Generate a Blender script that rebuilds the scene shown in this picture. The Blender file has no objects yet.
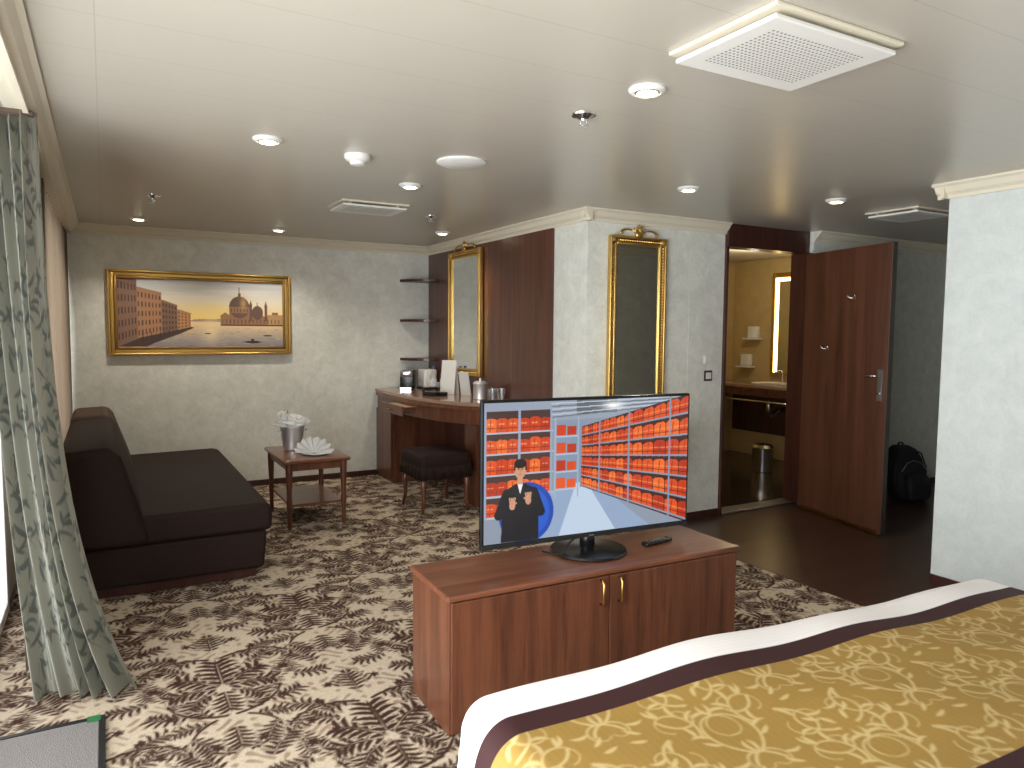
import bpy, bmesh, math, random
import numpy as np
from mathutils import Vector, Matrix, noise as mnoise
random.seed(7); np.random.seed(7)
scene=bpy.context.scene
COL=bpy.context.collection
def s2l(c):
    c=np.array(c,float)/255.
    return np.where(c<=.04045,c/12.92,((c+.055)/1.055)**2.4)
def lc(c): 
    v=s2l(c); return (float(v[0]),float(v[1]),float(v[2]),1.)
# ---------------------------------------------------------------- materials
def newmat(name):
    m=bpy.data.materials.new(name);m.use_nodes=True
    nt=m.node_tree;b=nt.nodes["Principled BSDF"];return m,nt,b
def N(nt,t,**k):
    n=nt.nodes.new(t)
    for a,v in k.items():
        if a in n.inputs.keys(): n.inputs[a].default_value=v
        else: setattr(n,a,v)
    return n
def plain(name,col,rough=.5,metal=0.,emit=None,es=0.,bump=0.,bs=60,trans=0.,coat=0.,sheen=0.,spec=.5):
    m,nt,b=newmat(name)
    b.inputs["Base Color"].default_value=lc(col);b.inputs["Roughness"].default_value=rough
    b.inputs["Metallic"].default_value=metal;b.inputs["Specular IOR Level"].default_value=spec
    b.inputs["Transmission Weight"].default_value=trans
    b.inputs["Coat Weight"].default_value=coat
    b.inputs["Sheen Weight"].default_value=sheen
    if emit: b.inputs["Emission Color"].default_value=lc(emit);b.inputs["Emission Strength"].default_value=es
    tc=N(nt,"ShaderNodeTexCoord");no=N(nt,"ShaderNodeTexNoise");no.inputs["Scale"].default_value=bs
    nt.links.new(tc.outputs["Object"],no.inputs["Vector"])
    if bump>0:
        bp=N(nt,"ShaderNodeBump");bp.inputs["Strength"].default_value=bump;bp.inputs["Distance"].default_value=.01
        nt.links.new(no.outputs["Fac"],bp.inputs["Height"]);nt.links.new(bp.outputs[0],b.inputs["Normal"])
    else:
        mr=N(nt,"ShaderNodeMapRange");mr.inputs[3].default_value=max(0,rough-.04);mr.inputs[4].default_value=min(1,rough+.04)
        nt.links.new(no.outputs["Fac"],mr.inputs[0]);nt.links.new(mr.outputs[0],b.inputs["Roughness"])
    return m
def ramp(nt,stops):
    r=N(nt,"ShaderNodeValToRGB");e=r.color_ramp.elements
    while len(e)<len(stops): e.new(.5)
    for i,(p,c) in enumerate(stops): e[i].position=p;e[i].color=lc(c)
    return r
def wood(name,dark,light,axis=2,rough=.35,sc=14,coat=.2):
    m,nt,b=newmat(name)
    tc=N(nt,"ShaderNodeTexCoord");mp=N(nt,"ShaderNodeMapping")
    s=[sc,sc,sc];s[axis]=sc*.06;mp.inputs["Scale"].default_value=s
    no=N(nt,"ShaderNodeTexNoise");no.inputs["Scale"].default_value=1.6;no.inputs["Detail"].default_value=6;no.inputs["Distortion"].default_value=.6
    n2=N(nt,"ShaderNodeTexNoise");n2.inputs["Scale"].default_value=9;n2.inputs["Detail"].default_value=3
    ad=N(nt,"ShaderNodeMath",operation='MULTIPLY_ADD');ad.inputs[1].default_value=.35
    r=ramp(nt,[(.38,dark),(.85,light)])
    L=nt.links.new
    L(tc.outputs["Object"],mp.inputs[0]);L(mp.outputs[0],no.inputs["Vector"]);L(mp.outputs[0],n2.inputs["Vector"])
    L(n2.outputs["Fac"],ad.inputs[0]);L(no.outputs["Fac"],ad.inputs[2]);L(ad.outputs[0],r.inputs[0]);L(r.outputs[0],b.inputs["Base Color"])
    b.inputs["Roughness"].default_value=rough;b.inputs["Coat Weight"].default_value=coat;b.inputs["Coat Roughness"].default_value=.2
    return m
def wallpaper(name,c1,c2):
    m,nt,b=newmat(name);L=nt.links.new
    tc=N(nt,"ShaderNodeTexCoord");mp=N(nt,"ShaderNodeMapping")
    n1=N(nt,"ShaderNodeTexNoise");n1.inputs["Scale"].default_value=9;n1.inputs["Detail"].default_value=8;n1.inputs["Roughness"].default_value=.7;n1.inputs["Distortion"].default_value=.6
    n2=N(nt,"ShaderNodeTexNoise");n2.inputs["Scale"].default_value=60;n2.inputs["Detail"].default_value=3
    mx=N(nt,"ShaderNodeMath",operation='MULTIPLY_ADD');mx.inputs[1].default_value=.3
    r=ramp(nt,[(.45,c1),(.85,c2)])
    L(tc.outputs["Object"],mp.inputs[0]);L(mp.outputs[0],n1.inputs["Vector"]);L(mp.outputs[0],n2.inputs["Vector"])
    L(n2.outputs["Fac"],mx.inputs[0]);L(n1.outputs["Fac"],mx.inputs[2]);L(mx.outputs[0],r.inputs[0]);L(r.outputs[0],b.inputs["Base Color"])
    bp=N(nt,"ShaderNodeBump");bp.inputs["Strength"].default_value=.05;bp.inputs["Distance"].default_value=.003
    L(mx.outputs[0],bp.inputs["Height"]);L(bp.outputs[0],b.inputs["Normal"]);b.inputs["Roughness"].default_value=.5
    return m
def vcol(name,rough=.8,emit=0.,bump=0.,sheen=0.,spec=.5,coat=0.):
    m,nt,b=newmat(name);L=nt.links.new
    a=N(nt,"ShaderNodeAttribute");a.attribute_name="Col"
    if emit>0:
        b.inputs["Base Color"].default_value=(.01,.01,.01,1)
        L(a.outputs["Color"],b.inputs["Emission Color"]);b.inputs["Emission Strength"].default_value=emit
    else: L(a.outputs["Color"],b.inputs["Base Color"])
    b.inputs["Roughness"].default_value=rough;b.inputs["Sheen Weight"].default_value=sheen
    b.inputs["Specular IOR Level"].default_value=spec;b.inputs["Coat Weight"].default_value=coat
    if bump>0:
        tc=N(nt,"ShaderNodeTexCoord");no=N(nt,"ShaderNodeTexNoise");no.inputs["Scale"].default_value=220
        bp=N(nt,"ShaderNodeBump");bp.inputs["Strength"].default_value=bump;bp.inputs["Distance"].default_value=.004
        L(tc.outputs["Object"],no.inputs["Vector"]);L(no.outputs["Fac"],bp.inputs["Height"]);L(bp.outputs[0],b.inputs["Normal"])
    return m
def clearmat(name,fac=.1,tint=(1,1,1,1)):
    m,nt,b=newmat(name);nt.nodes.remove(b);L=nt.links.new
    t=N(nt,"ShaderNodeBsdfTransparent");t.inputs[0].default_value=tint;g=N(nt,"ShaderNodeBsdfGlossy");g.inputs["Roughness"].default_value=.03
    lw=N(nt,"ShaderNodeLayerWeight");lw.inputs[0].default_value=.25
    ad=N(nt,"ShaderNodeMath",operation='MULTIPLY_ADD');ad.inputs[1].default_value=.6;ad.inputs[2].default_value=fac;L(lw.outputs["Facing"],ad.inputs[0])
    mx=N(nt,"ShaderNodeMixShader");L(ad.outputs[0],mx.inputs[0]);L(t.outputs[0],mx.inputs[1]);L(g.outputs[0],mx.inputs[2]);L(mx.outputs[0],nt.nodes["Material Output"].inputs[0]);return m
M_wp=wallpaper("wallpaper_cream",(211,212,203),(235,236,228))
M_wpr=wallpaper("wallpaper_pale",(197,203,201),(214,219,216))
M_trim=plain("trim_cream",(222,214,194),.4)
M_wood=wood("mahogany_vertical",(62,31,20),(108,64,43),2)
M_woodp=wood("mahogany_panel",(62,32,24),(98,55,40),2,.3,10)
M_woodx=wood("mahogany_horizontal",(80,43,28),(124,76,53),0,.3)
M_wooddk=wood("dark_mahogany",(42,20,16),(74,38,30),2,.35)
M_wooddoor=wood("door_mahogany",(66,38,28),(100,62,46),2,.3,8)
M_gold=plain("gilded",(212,176,104),.3,1.,bump=.25,bs=90)
M_goldd=plain("gilded_dark",(166,128,70),.35,1.,bump=.3,bs=120)
M_brass=plain("brass",(205,160,90),.25,1.)
M_chrome=plain("chrome",(215,215,218),.15,1.)
M_silver=plain("silver_plate",(232,232,234),.42,.85)
M_steel=plain("brushed_steel",(170,170,172),.3,1.)
M_mirror=plain("mirror_glass",(225,228,225),.02,1.)
M_white=plain("white_plastic",(226,225,220),.4)
M_linen=plain("white_linen",(232,231,228),.8,bump=.2,bs=40)
M_black=plain("black_plastic",(12,12,13),.25)
M_blackm=plain("black_matte",(20,20,22),.6)
M_pack=plain("black_nylon",(30,31,35),.7,bump=.4,bs=40)
M_sofa=plain("dark_velvet",(36,22,17),.7,bump=.25,bs=60,spec=.2)
M_sofa2=plain("brown_velvet",(78,62,53),.75,bump=.25,bs=60,spec=.2)
M_marble=plain("marble_counter",(156,126,106),.15,coat=.3)
M_glass=clearmat("clear_glass",.12)
M_pane=clearmat("window_glass",.03)
M_tile=plain("dark_tile",(48,38,32),.18)
M_bathw=wallpaper("bathroom_wall",(178,154,104),(192,168,116))
M_glow=plain("lamp_glow",(255,240,210),.5,emit=(255,238,206),es=12)
M_glow2=plain("mirror_light",(255,220,150),.5,emit=(255,224,156),es=5)
M_alu=plain("white_frame",(235,236,236),.35)
M_green=plain("green_tag",(40,110,60),.7)
M_mat=plain("doormat_grey",(134,130,128),.95,bump=.6,bs=250,spec=.1)
def mk_ceiling():
    m,nt,b=newmat("ceiling_panels");L=nt.links.new
    tc=N(nt,"ShaderNodeTexCoord");sp=N(nt,"ShaderNodeSeparateXYZ");L(tc.outputs["Object"],sp.inputs[0])
    def groove(out,period,w):
        md=N(nt,"ShaderNodeMath",operation='PINGPONG');md.inputs[1].default_value=period/2;L(out,md.inputs[0])
        lt=N(nt,"ShaderNodeMath",operation='LESS_THAN');lt.inputs[1].default_value=w;L(md.outputs[0],lt.inputs[0]);return lt
    a=groove(sp.outputs["Y"],.3,.0018);c=groove(sp.outputs["X"],3.1,.0018)
    mx=N(nt,"ShaderNodeMath",operation='MAXIMUM');L(a.outputs[0],mx.inputs[0]);L(c.outputs[0],mx.inputs[1])
    mi=N(nt,"ShaderNodeMix",data_type='RGBA');mi.inputs[6].default_value=lc((186,180,168));mi.inputs[7].default_value=lc((168,162,150))
    L(mx.outputs[0],mi.inputs[0]);L(mi.outputs[2],b.inputs["Base Color"])
    no=N(nt,"ShaderNodeTexNoise");no.inputs["Scale"].default_value=1.5;L(tc.outputs["Object"],no.inputs["Vector"])
    b2=N(nt,"ShaderNodeBump");b2.inputs["Strength"].default_value=.12;b2.inputs["Distance"].default_value=.05;L(no.outputs["Fac"],b2.inputs["Height"])
    L(b2.outputs[0],b.inputs["Normal"])
    b.inputs["Roughness"].default_value=.3;b.inputs["IOR"].default_value=1.6
    return m
M_ceil=mk_ceiling()
def mk_floor():
    m,nt,b=newmat("dark_plank_floor");L=nt.links.new
    tc=N(nt,"ShaderNodeTexCoord");br=N(nt,"ShaderNodeTexBrick")
    br.inputs["Color1"].default_value=lc((60,40,31));br.inputs["Color2"].default_value=lc((74,51,40));br.inputs["Mortar"].default_value=lc((34,22,17))
    br.inputs["Scale"].default_value=1;br.inputs["Mortar Size"].default_value=.003;br.inputs["Brick Width"].default_value=1.1;br.inputs["Row Height"].default_value=.14
    L(tc.outputs["Object"],br.inputs["Vector"]);L(br.outputs[0],b.inputs["Base Color"]);b.inputs["Roughness"].default_value=.3
    return m
M_floor=mk_floor()
def mk_fab(name,tr,vc=True,col=None,tcol=None):
    m,nt,b=newmat(name);L=nt.links.new
    b.inputs["Roughness"].default_value=.7;b.inputs["Specular IOR Level"].default_value=.2
    t=N(nt,"ShaderNodeBsdfTranslucent")
    if vc:
        a=N(nt,"ShaderNodeAttribute");a.attribute_name="Col";L(a.outputs["Color"],b.inputs["Base Color"]);L(a.outputs["Color"],t.inputs[0])
    else: b.inputs["Base Color"].default_value=lc(col);t.inputs[0].default_value=lc(tcol)
    mx=N(nt,"ShaderNodeMixShader");mx.inputs[0].default_value=tr
    o=nt.nodes["Material Output"];L(b.outputs[0],mx.inputs[1]);L(t.outputs[0],mx.inputs[2]);L(mx.outputs[0],o.inputs[0])
    return m
M_curt=mk_fab("patterned_curtain_fabric",.15)
M_tan=mk_fab("tan_drape_fabric",.25,False,(116,102,88),(128,112,94))
# ---------------------------------------------------------------- mesh helpers
def root(name,loc=(0,0,0),rz=0.):
    e=bpy.data.objects.new(name,None);e.empty_display_size=.05;COL.objects.link(e);e.location=loc;e.rotation_euler=(0,0,rz);return e
def mesh(name,vs,fs,mat,parent=None,smooth=False,loc=(0,0,0),rot=None):
    me=bpy.data.meshes.new(name);me.from_pydata([tuple(v) for v in vs],[],[tuple(f) for f in fs]);me.update()
    ob=bpy.data.objects.new(name,me);COL.objects.link(ob)
    if mat: me.materials.append(mat)
    if smooth:
        me.polygons.foreach_set("use_smooth",[True]*len(me.polygons))
    ob.location=loc
    if rot: ob.rotation_euler=rot
    if parent: ob.parent=parent
    return ob
def fixn(ob):
    bm=bmesh.new();bm.from_mesh(ob.data);bmesh.ops.recalc_face_normals(bm,faces=bm.faces);bm.to_mesh(ob.data);bm.free()
def box(name,x0,x1,y0,y1,z0,z1,mat,parent=None,bev=0.,seg=2,rot=None,loc=(0,0,0)):
    vs=[(x,y,z) for z in(z0,z1) for y in(y0,y1) for x in(x0,x1)]
    fs=[(0,2,3,1),(4,5,7,6),(0,1,5,4),(2,6,7,3),(0,4,6,2),(1,3,7,5)]
    o=mesh(name,vs,fs,mat,parent,loc=loc,rot=rot)
    if bev>0:
        b=o.modifiers.new("b","BEVEL");b.width=bev;b.segments=seg;b.limit_method='ANGLE'
        if seg>2: o.data.polygons.foreach_set("use_smooth",[True]*6)
    return o
def lathe(name,prof,loc,mat,parent=None,seg=32,smooth=True,rot=None,cap=True):
    vs=[];fs=[]
    for r,z in prof:
        for i in range(seg):
            a=2*math.pi*i/seg;vs.append((r*math.cos(a),r*math.sin(a),z))
    n=len(prof)
    for j in range(n-1):
        for i in range(seg):
            a=j*seg+i;b=j*seg+(i+1)%seg;fs.append((a,b,b+seg,a+seg))
    if cap:
        fs.append(tuple(range(seg))[::-1]);fs.append(tuple((n-1)*seg+i for i in range(seg)))
    o=mesh(name,vs,fs,mat,parent,smooth,loc,rot)
    if smooth:
        e=o.modifiers.new("e","EDGE_SPLIT");e.split_angle=math.radians(40)
    return o
def tube(name,pts,rad,mat,parent=None,seg=10,flat=1.):
    pts=[Vector(p) for p in pts];n=len(pts)
    if not hasattr(rad,'__len__'): rad=[rad]*n
    vs=[];fs=[];up=Vector((0,0,1))
    prev=None
    for i,p in enumerate(pts):
        t=(pts[min(i+1,n-1)]-pts[max(i-1,0)]).normalized()
        if prev is None:
            a=t.cross(up) if abs(t.dot(up))<.95 else t.cross(Vector((1,0,0)))
        else: a=prev-t*prev.dot(t)
        a.normalize();prev=a;b=t.cross(a)
        for k in range(seg):
            an=2*math.pi*k/seg;vs.append(p+a*math.cos(an)*rad[i]+b*math.sin(an)*rad[i]*flat)
    for i in range(n-1):
        for k in range(seg):
            q=i*seg+k;w=i*seg+(k+1)%seg;fs.append((q,w,w+seg,q+seg))
    fs.append(tuple(range(seg))[::-1]);fs.append(tuple((n-1)*seg+k for k in range(seg)))
    o=mesh(name,vs,fs,mat,parent,True);fixn(o);return o
def prism(name,poly,z0,z1,mat,parent=None,bev=0.):
    n=len(poly);vs=[(x,y,z0) for x,y in poly]+[(x,y,z1) for x,y in poly]
    fs=[tuple(range(n))[::-1],tuple(range(n,2*n))]+[(i,(i+1)%n,(i+1)%n+n,i+n) for i in range(n)]
    o=mesh(name,vs,fs,mat,parent);fixn(o)
    if bev>0:
        b=o.modifiers.new("b","BEVEL");b.width=bev;b.segments=3;b.limit_method='ANGLE'
    return o
def blob(name,loc,sc,mat,parent=None,amp=0.,fr=5.,sub=3,rot=None):
    bm=bmesh.new();bmesh.ops.create_icosphere(bm,subdivisions=sub,radius=1)
    for v in bm.verts:
        k=1+amp*mnoise.noise(v.co*fr);v.co=Vector((v.co.x*sc[0]*k,v.co.y*sc[1]*k,v.co.z*sc[2]*k))
    me=bpy.data.meshes.new(name);bm.to_mesh(me);bm.free();ob=bpy.data.objects.new(name,me);COL.objects.link(ob)
    me.materials.append(mat);me.polygons.foreach_set("use_smooth",[True]*len(me.polygons));ob.location=loc
    if rot: ob.rotation_euler=rot
    if parent: ob.parent=parent
    return ob
def gridmesh(name,P,mat,parent=None,C=None,smooth=True):
    m,n=P.shape[:2]
    me=bpy.data.meshes.new(name)
    idx=np.arange(m*n).reshape(m,n)
    q=np.stack([idx[:-1,:-1],idx[:-1,1:],idx[1:,1:],idx[1:,:-1]],-1).reshape(-1,4)
    me.vertices.add(m*n);me.vertices.foreach_set("co",P.reshape(-1).astype(np.float32))
    me.loops.add(q.size);me.loops.foreach_set("vertex_index",q.reshape(-1).astype(np.int32))
    me.polygons.add(len(q));me.polygons.foreach_set("loop_start",np.arange(0,q.size,4,dtype=np.int32))
    me.update(calc_edges=True);me.validate()
    if smooth: me.polygons.foreach_set("use_smooth",np.ones(len(q),bool))
    if C is not None:
        a=me.color_attributes.new("Col",'FLOAT_COLOR','POINT')
        c=np.ones((m*n,4),np.float32);c[:,:3]=C.reshape(-1,3);a.data.foreach_set("color",c.reshape(-1))
    me.materials.append(mat)
    ob=bpy.data.objects.new(name,me);COL.objects.link(ob)
    if parent: ob.parent=parent
    return ob
# ---------------------------------------------------------------- painter (per-vertex colours of flat pictures)
class Cv:
    def __init__(s,w,h,asp):
        s.w,s.h=w,h;s.img=np.zeros((h,w,3))
        s.X,s.Y=np.meshgrid(np.linspace(0,1,w),np.linspace(0,1,h));s.asp=asp
    def put(s,mask,col,a=1.):
        c=np.array(col,float)
        if c.ndim==1: c=c[None,None,:]
        k=(mask*a)[...,None];s.img=s.img*(1-k)+c*k
    def poly(s,pts,col,a=1.):
        ins=np.zeros(s.X.shape,bool);n=len(pts)
        for i in range(n):
            x0,y0=pts[i];x1,y1=pts[(i+1)%n]
            if y0==y1: continue
            c=((y0>s.Y)!=(y1>s.Y))&(s.X<(x1-x0)*(s.Y-y0)/(y1-y0)+x0);ins^=c
        s.put(ins.astype(float),col,a)
    def rect(s,x0,y0,x1,y1,col,a=1.):
        s.put(((s.X>=x0)&(s.X<=x1)&(s.Y>=y0)&(s.Y<=y1)).astype(float),col,a)
    def ell(s,cx,cy,rx,ry,col,a=1.):
        s.put(((((s.X-cx)/rx)**2+((s.Y-cy)/ry)**2)<=1).astype(float),col,a)
    def soft(s,cx,cy,rx,ry,col,a=1.):
        s.put(np.exp(-(((s.X-cx)/rx)**2+((s.Y-cy)/ry)**2)),col,a)
    def line(s,x0,y0,x1,y1,w,col,a=1.):
        dx,dy=(x1-x0)*s.asp,y1-y0;l=math.hypot(dx,dy)+1e-9
        px,py=(s.X-x0)*s.asp,s.Y-y0;t=np.clip((px*dx+py*dy)/l**2,0,1)
        s.put((np.hypot(px-t*dx,py-t*dy)<w).astype(float),col,a)
# ================================================================= ROOM SHELL
H=2.373;XL=-.5;XA=3.024;YB=7.157;YF=4.292;XE=4.366;XP=4.317;YP=2.492;XR=7.7;YR=-1.8
box("floor",XL-.1,XR+.1,YR-.1,YB+.1,-.12,0,M_floor)
box("ceiling",XL-.1,XR+.1,YR-.1,YB+.1,H,H+.1,M_ceil)
box("wall_back",XL-.1,XA+.12,YB,YB+.12,0,H,M_wp)
box("wall_alcove",XA,XA+.12,YF+.12,YB,0,H,M_wp)
box("wall_mirror",XA,XE,YF,YF+.12,0,H,M_wp)
box("wall_entry",5.34,XR,YF-.07,YF+.12,0,H,M_wp)
box("wall_end",XR,XR+.1,YR,YB,0,H,M_wp)
box("wall_right",XP,XP+.12,YR,YP,0,H,M_wpr)
box("wall_corridor",XP+.12,XR,YP-.12,YP,0,H,M_wp)
box("wall_rear",XL,XP,YR-.1,YR,0,H,M_wp)
lw=root("wall_left")
W1=4.55
box("sill_far",XL-.1,XL,W1+.2,YB,0,.55,M_wp,lw)
box("head",XL-.1,XL,YR,YB,2.26,H,M_wp,lw)
box("pier_far",XL-.1,XL,6.85,YB,.55,2.26,M_wp,lw)
box("pier_mid",XL-.1,XL,W1,W1+.2,0,2.26,M_wp,lw)
box("pier_near",XL-.1,XL,YR,-1.3,0,2.26,M_wp,lw)
def window(name,y0,y1,z0,z1,mull):
    r=root(name)
    t=.055
    box("frame_bottom",XL-.07,XL+.02,y0,y1,z0,z0+t,M_alu,r,.004);box("frame_top",XL-.07,XL+.02,y0,y1,z1-t,z1,M_alu,r,.004)
    ys=[y0]+mull+[y1-t]
    for i,y in enumerate(ys): box("stile_%d"%i,XL-.07,XL+.02,y,y+t,z0+t,z1-t,M_alu,r,.004)
    box("glass",XL-.03,XL-.024,y0+t,y1-t,z0+t,z1-t,M_pane,r)
window("window_1",-1.3,W1,0.008,2.26,[.3,1.95,3.3])
window("window_2",W1+.2,6.85,.55,2.26,[5.8])
box("trim_pelmet",-.30,-.24,YR,YB,2.30,H,M_trim,None,.006)
prof=[(0,0),(.075,0),(.075,-.012),(.058,-.022),(.04,-.05),(.018,-.066),(.018,-.085),(0,-.085)]
def crown(name,p0,p1,n):
    p0=Vector(p0);p1=Vector(p1);n=Vector(n);vs=[]
    for p in(p0,p1):
        for o,d in prof: q=p+n*o;vs.append((q.x,q.y,H+d))
    k=len(prof);fs=[(i,(i+1)%k,(i+1)%k+k,i+k) for i in range(k)]+[tuple(range(k)),tuple(range(k,2*k))]
    o=mesh(name,vs,fs,M_trim);fixn(o)
crown("trim_1",(-.24,YB,0),(XA,YB,0),(0,-1,0))
crown("trim_2",(XA,YF-.06,0),(XA,YB,0),(-1,0,0))
crown("trim_3",(XA-.06,YF,0),(XE,YF,0),(0,-1,0))
crown("trim_4",(-.24,YR,0),(-.24,YB,0),(1,0,0))
crown("trim_5",(XP,YR,0),(XP,YP+.06,0),(-1,0,0))
crown("trim_6",(XP-.06,YP,0),(XR,YP,0),(0,1,0))
crown("trim_7",(5.34,YF-.07,0),(XR,YF-.07,0),(0,-1,0))
for nm,a in(("baseboard_back",(XL,XA,YB-.012,YB)),("baseboard_mirror",(XA,XE,YF-.012,YF)),("baseboard_alcove",(XA-.012,XA,YF,4.73)),("baseboard_entry",(5.34,XR,YF-.082,YF-.07)),("baseboard_right",(XP-.012,XP,YR,YP))):
    box(nm,*a,0,.06,M_wooddk,None,.003)
k=8
for x in (.62,1.9): box("trim_%d"%k,x-.003,x+.003,YB-.0015,YB,.06,H-.085,M_wp);k+=1
box("trim_%d"%k,4.0-.003,4.0+.003,YF-.0015,YF,.06,H-.085,M_wp);k+=1
box("trim_%d"%k,XP-.0015,XP,1.85,1.856,.06,H-.085,M_wpr);k+=1
pn=root("wood_wall_panelling")
ys=[4.73,5.34,5.95,6.56,YB-.014]
for i in range(4): box("panel_%d"%i,XA-.03,XA-.001,ys[i]+.001,ys[i+1]-.001,.0,H-.087,M_woodp,pn,.002)
ca=root("door_casing")
box("header",XE+.001,5.335,YF-.035,YF+.1,2.19,H-.001,M_wooddk,ca,.003)
box("jamb_right",5.285,5.335,YF-.075,YF+.118,0.001,2.189,M_wooddk,ca,.004)
box("jamb_left",XE+.001,XE+.03,YF-.02,YF+.118,0.001,2.189,M_wooddk,ca,.004)
box("threshold",XE+.031,5.284,YF-.03,YF+.12,0.0005,.02,M_steel,ca,.003)
BX=6.9;BY=6.6
box("wall_bath_far",XE-.4,BX+.1,BY,BY+.1,0,H,M_bathw)
box("wall_bath_side",BX,BX+.1,YF+.13,BY,0,H,M_bathw)
box("wall_bath_left",XE-.15,XE-.05,YF+.13,BY,0,H,M_bathw)
box("bathroom_floor_tiles",XE-.05,BX,YF+.121,BY,.0,.012,M_tile)
# ================================================================= ORNAMENT TILES
def scrollset(w,h,res):
    nx,ny=int(round(w/res)),int(round(h/res));T=np.zeros((ny,nx))
    xs=(np.arange(nx)+.5)*res;ys_=(np.arange(ny)+.5)*res
    def dot(x,y,r,val=1):
        for mx in(0,1):
            xx=x if mx==0 else -x
            for (ox,oy) in((0,0),(w/2,h/2)):
                cx=(xx+ox)%w;cy=(y+oy)%h
                dx=np.abs(xs-cx);dx=np.minimum(dx,w-dx);dy=np.abs(ys_-cy);dy=np.minimum(dy,h-dy)
                ix=np.where(dx<r+res)[0];iy=np.where(dy<r+res)[0]
                if len(ix) and len(iy):
                    d=np.sqrt(dx[ix][None,:]**2+dy[iy][:,None]**2);c=np.clip((r-d)/res+.5,0,1);g=np.ix_(iy,ix)
                    T[g]=np.maximum(T[g],c) if val else np.minimum(T[g],1-c)
    def stroke(x,y,a,ln,k0,k1,r,prof='t',val=1):
        n=max(5,int(ln/(max(res,r*.45))));st=ln/n;pts=[]
        for i in range(n+1):
            t=i/n
            rr=r*(math.sin(math.pi*min(1,t*.88+.1))**.8 if prof=='l' else (1-t*.6))
            dot(x,y,rr,val);pts.append((x,y,a,t))
            a+=st*(k0+(k1-k0)*t);x+=math.cos(a)*st;y+=math.sin(a)*st
        return pts
    def leaf(x,y,a,L,k=0.):
        # halo keeps neighbouring leaves apart; lobes curl outward like acanthus
        for ph in (0,1):
            e=.005 if ph==0 else 0
            pts=stroke(x,y,a,L,k,k*2,L*.055+e,'l',ph)
            n=len(pts);m=6
            for j in range(m):
                px,py,pa,t=pts[int((.02+.80*j/(m-1))*(n-1))]
                l=.44*L*math.sin(math.pi*(.18+.70*t))**.85
                for s in(1,-1): stroke(px,py,pa+s*(.80-.25*t),l+e,s*1.5/L,s*3.2/L,L*.054+e,'l',ph)
        stroke(x,y,a,L*.8,k,k*1.8,.0022,'t',0)
    def stem(x,y,a,ln,k0,k1,r,nl,LL,sg=1):
        pts=stroke(x,y,a,ln,k0,k1,r);n=len(pts)
        for j in range(nl):
            px,py,pa,t=pts[int((.12+.8*j/max(1,nl-1))*(n-1))]
            s=sg*(1 if j%2==0 else -1);leaf(px,py,pa+s*.85,LL*(1-.4*t),s*-4)
        stroke(x,y,a,ln,k0,k1,r)
        px,py,pa,_=pts[-1]
        for q in range(6): stroke(px,py,q*1.047,.028,2,2,.008,'l')
    return T,stroke,dot,leaf,stem
P2=math.pi/2
DAM,stroke,dot,leaf,stem=scrollset(.98,1.34,.004)
stem(.02,-.26,.15,.56,3.2,9,.009,6,.17)
stem(.03,.28,.5,.50,-2.8,-10,.009,6,.17,-1)
stem(.06,-.28,-.5,.36,-3.5,-13,.008,4,.14)
leaf(.40,.06,1.9,.17,3);leaf(.43,-.24,1.2,.15,-3);leaf(.29,-.02,-.5,.15,4);leaf(.34,.28,-.8,.15,-4);leaf(.13,.19,.3,.14,5)
leaf(.0,.38,P2,.16);leaf(.0,-.36,-P2,.16)
leaf(.03,-.05,P2-1.9,.17,-4);leaf(.03,-.02,P2-1.25,.20,-3);leaf(.02,.0,P2-.6,.22,-2);leaf(0,.02,P2,.25);leaf(0,-.06,-P2,.18)
for (x,y) in((.23,.22),(.21,-.19),(.41,.19),(.10,.47),(.32,-.32),(.17,.11)):
    for q in range(6): stroke(x,y,q*1.047+.3,.026,3,3,.007,'l')
def sample(T,res,x,y):
    ny,nx=T.shape;fx=(x/res-.5)%nx;fy=(y/res-.5)%ny;i=np.floor(fx).astype(int)%nx;j=np.floor(fy).astype(int)%ny;u=fx-np.floor(fx);v=fy-np.floor(fy)
    return (T[j,i]*(1-u)+T[j,(i+1)%nx]*u)*(1-v)+(T[(j+1)%ny,i]*(1-u)+T[(j+1)%ny,(i+1)%nx]*u)*v
M_carp=vcol("damask_carpet",.95,bump=.5,spec=.1)
def carpet(name,x0,x1,y0,y1,st,par):
    nx,ny=int((x1-x0)/st)+1,int((y1-y0)/st)+1
    X,Y=np.meshgrid(np.linspace(x0,x1,nx),np.linspace(y0,y1,ny))
    m=sample(DAM,.004,X+.1,Y+.2)
    cream=s2l((198,182,160));dk=s2l((62,40,33));mid=s2l((118,90,72))
    g=np.random.rand(ny,nx)
    gm=(np.sin(X*61+2*np.sin(Y*37))*np.sin(Y*67+2*np.sin(X*43)))
    base=cream[None,None]*(.82+.22*g[...,None]);k=(np.clip(gm*3-.9,0,1)*.6)[...,None];base=base*(1-k)+mid*k
    d=dk[None,None]*(.8+.5*np.random.rand(ny,nx)[...,None])
    C=base*(1-m[...,None])+d*m[...,None]
    P=np.stack([X,Y,np.full_like(X,.006)],-1)
    return gridmesh(name,P,M_carp,par,C)
XC=3.60
cr=root("floor_carpet")
carpet("pile_front",XL+.021,XC,2.0,4.4,.0064,cr)
carpet("pile_far",XL+.021,XC,4.4,YB-.013,.009,cr)
carpet("pile_near",XL+.021,XC,YR,2.0,.03,cr)
box("edge_strip",XC-.005,XC+.015,YR,YF-.02,0.0,.008,M_wooddk,cr)
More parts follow.
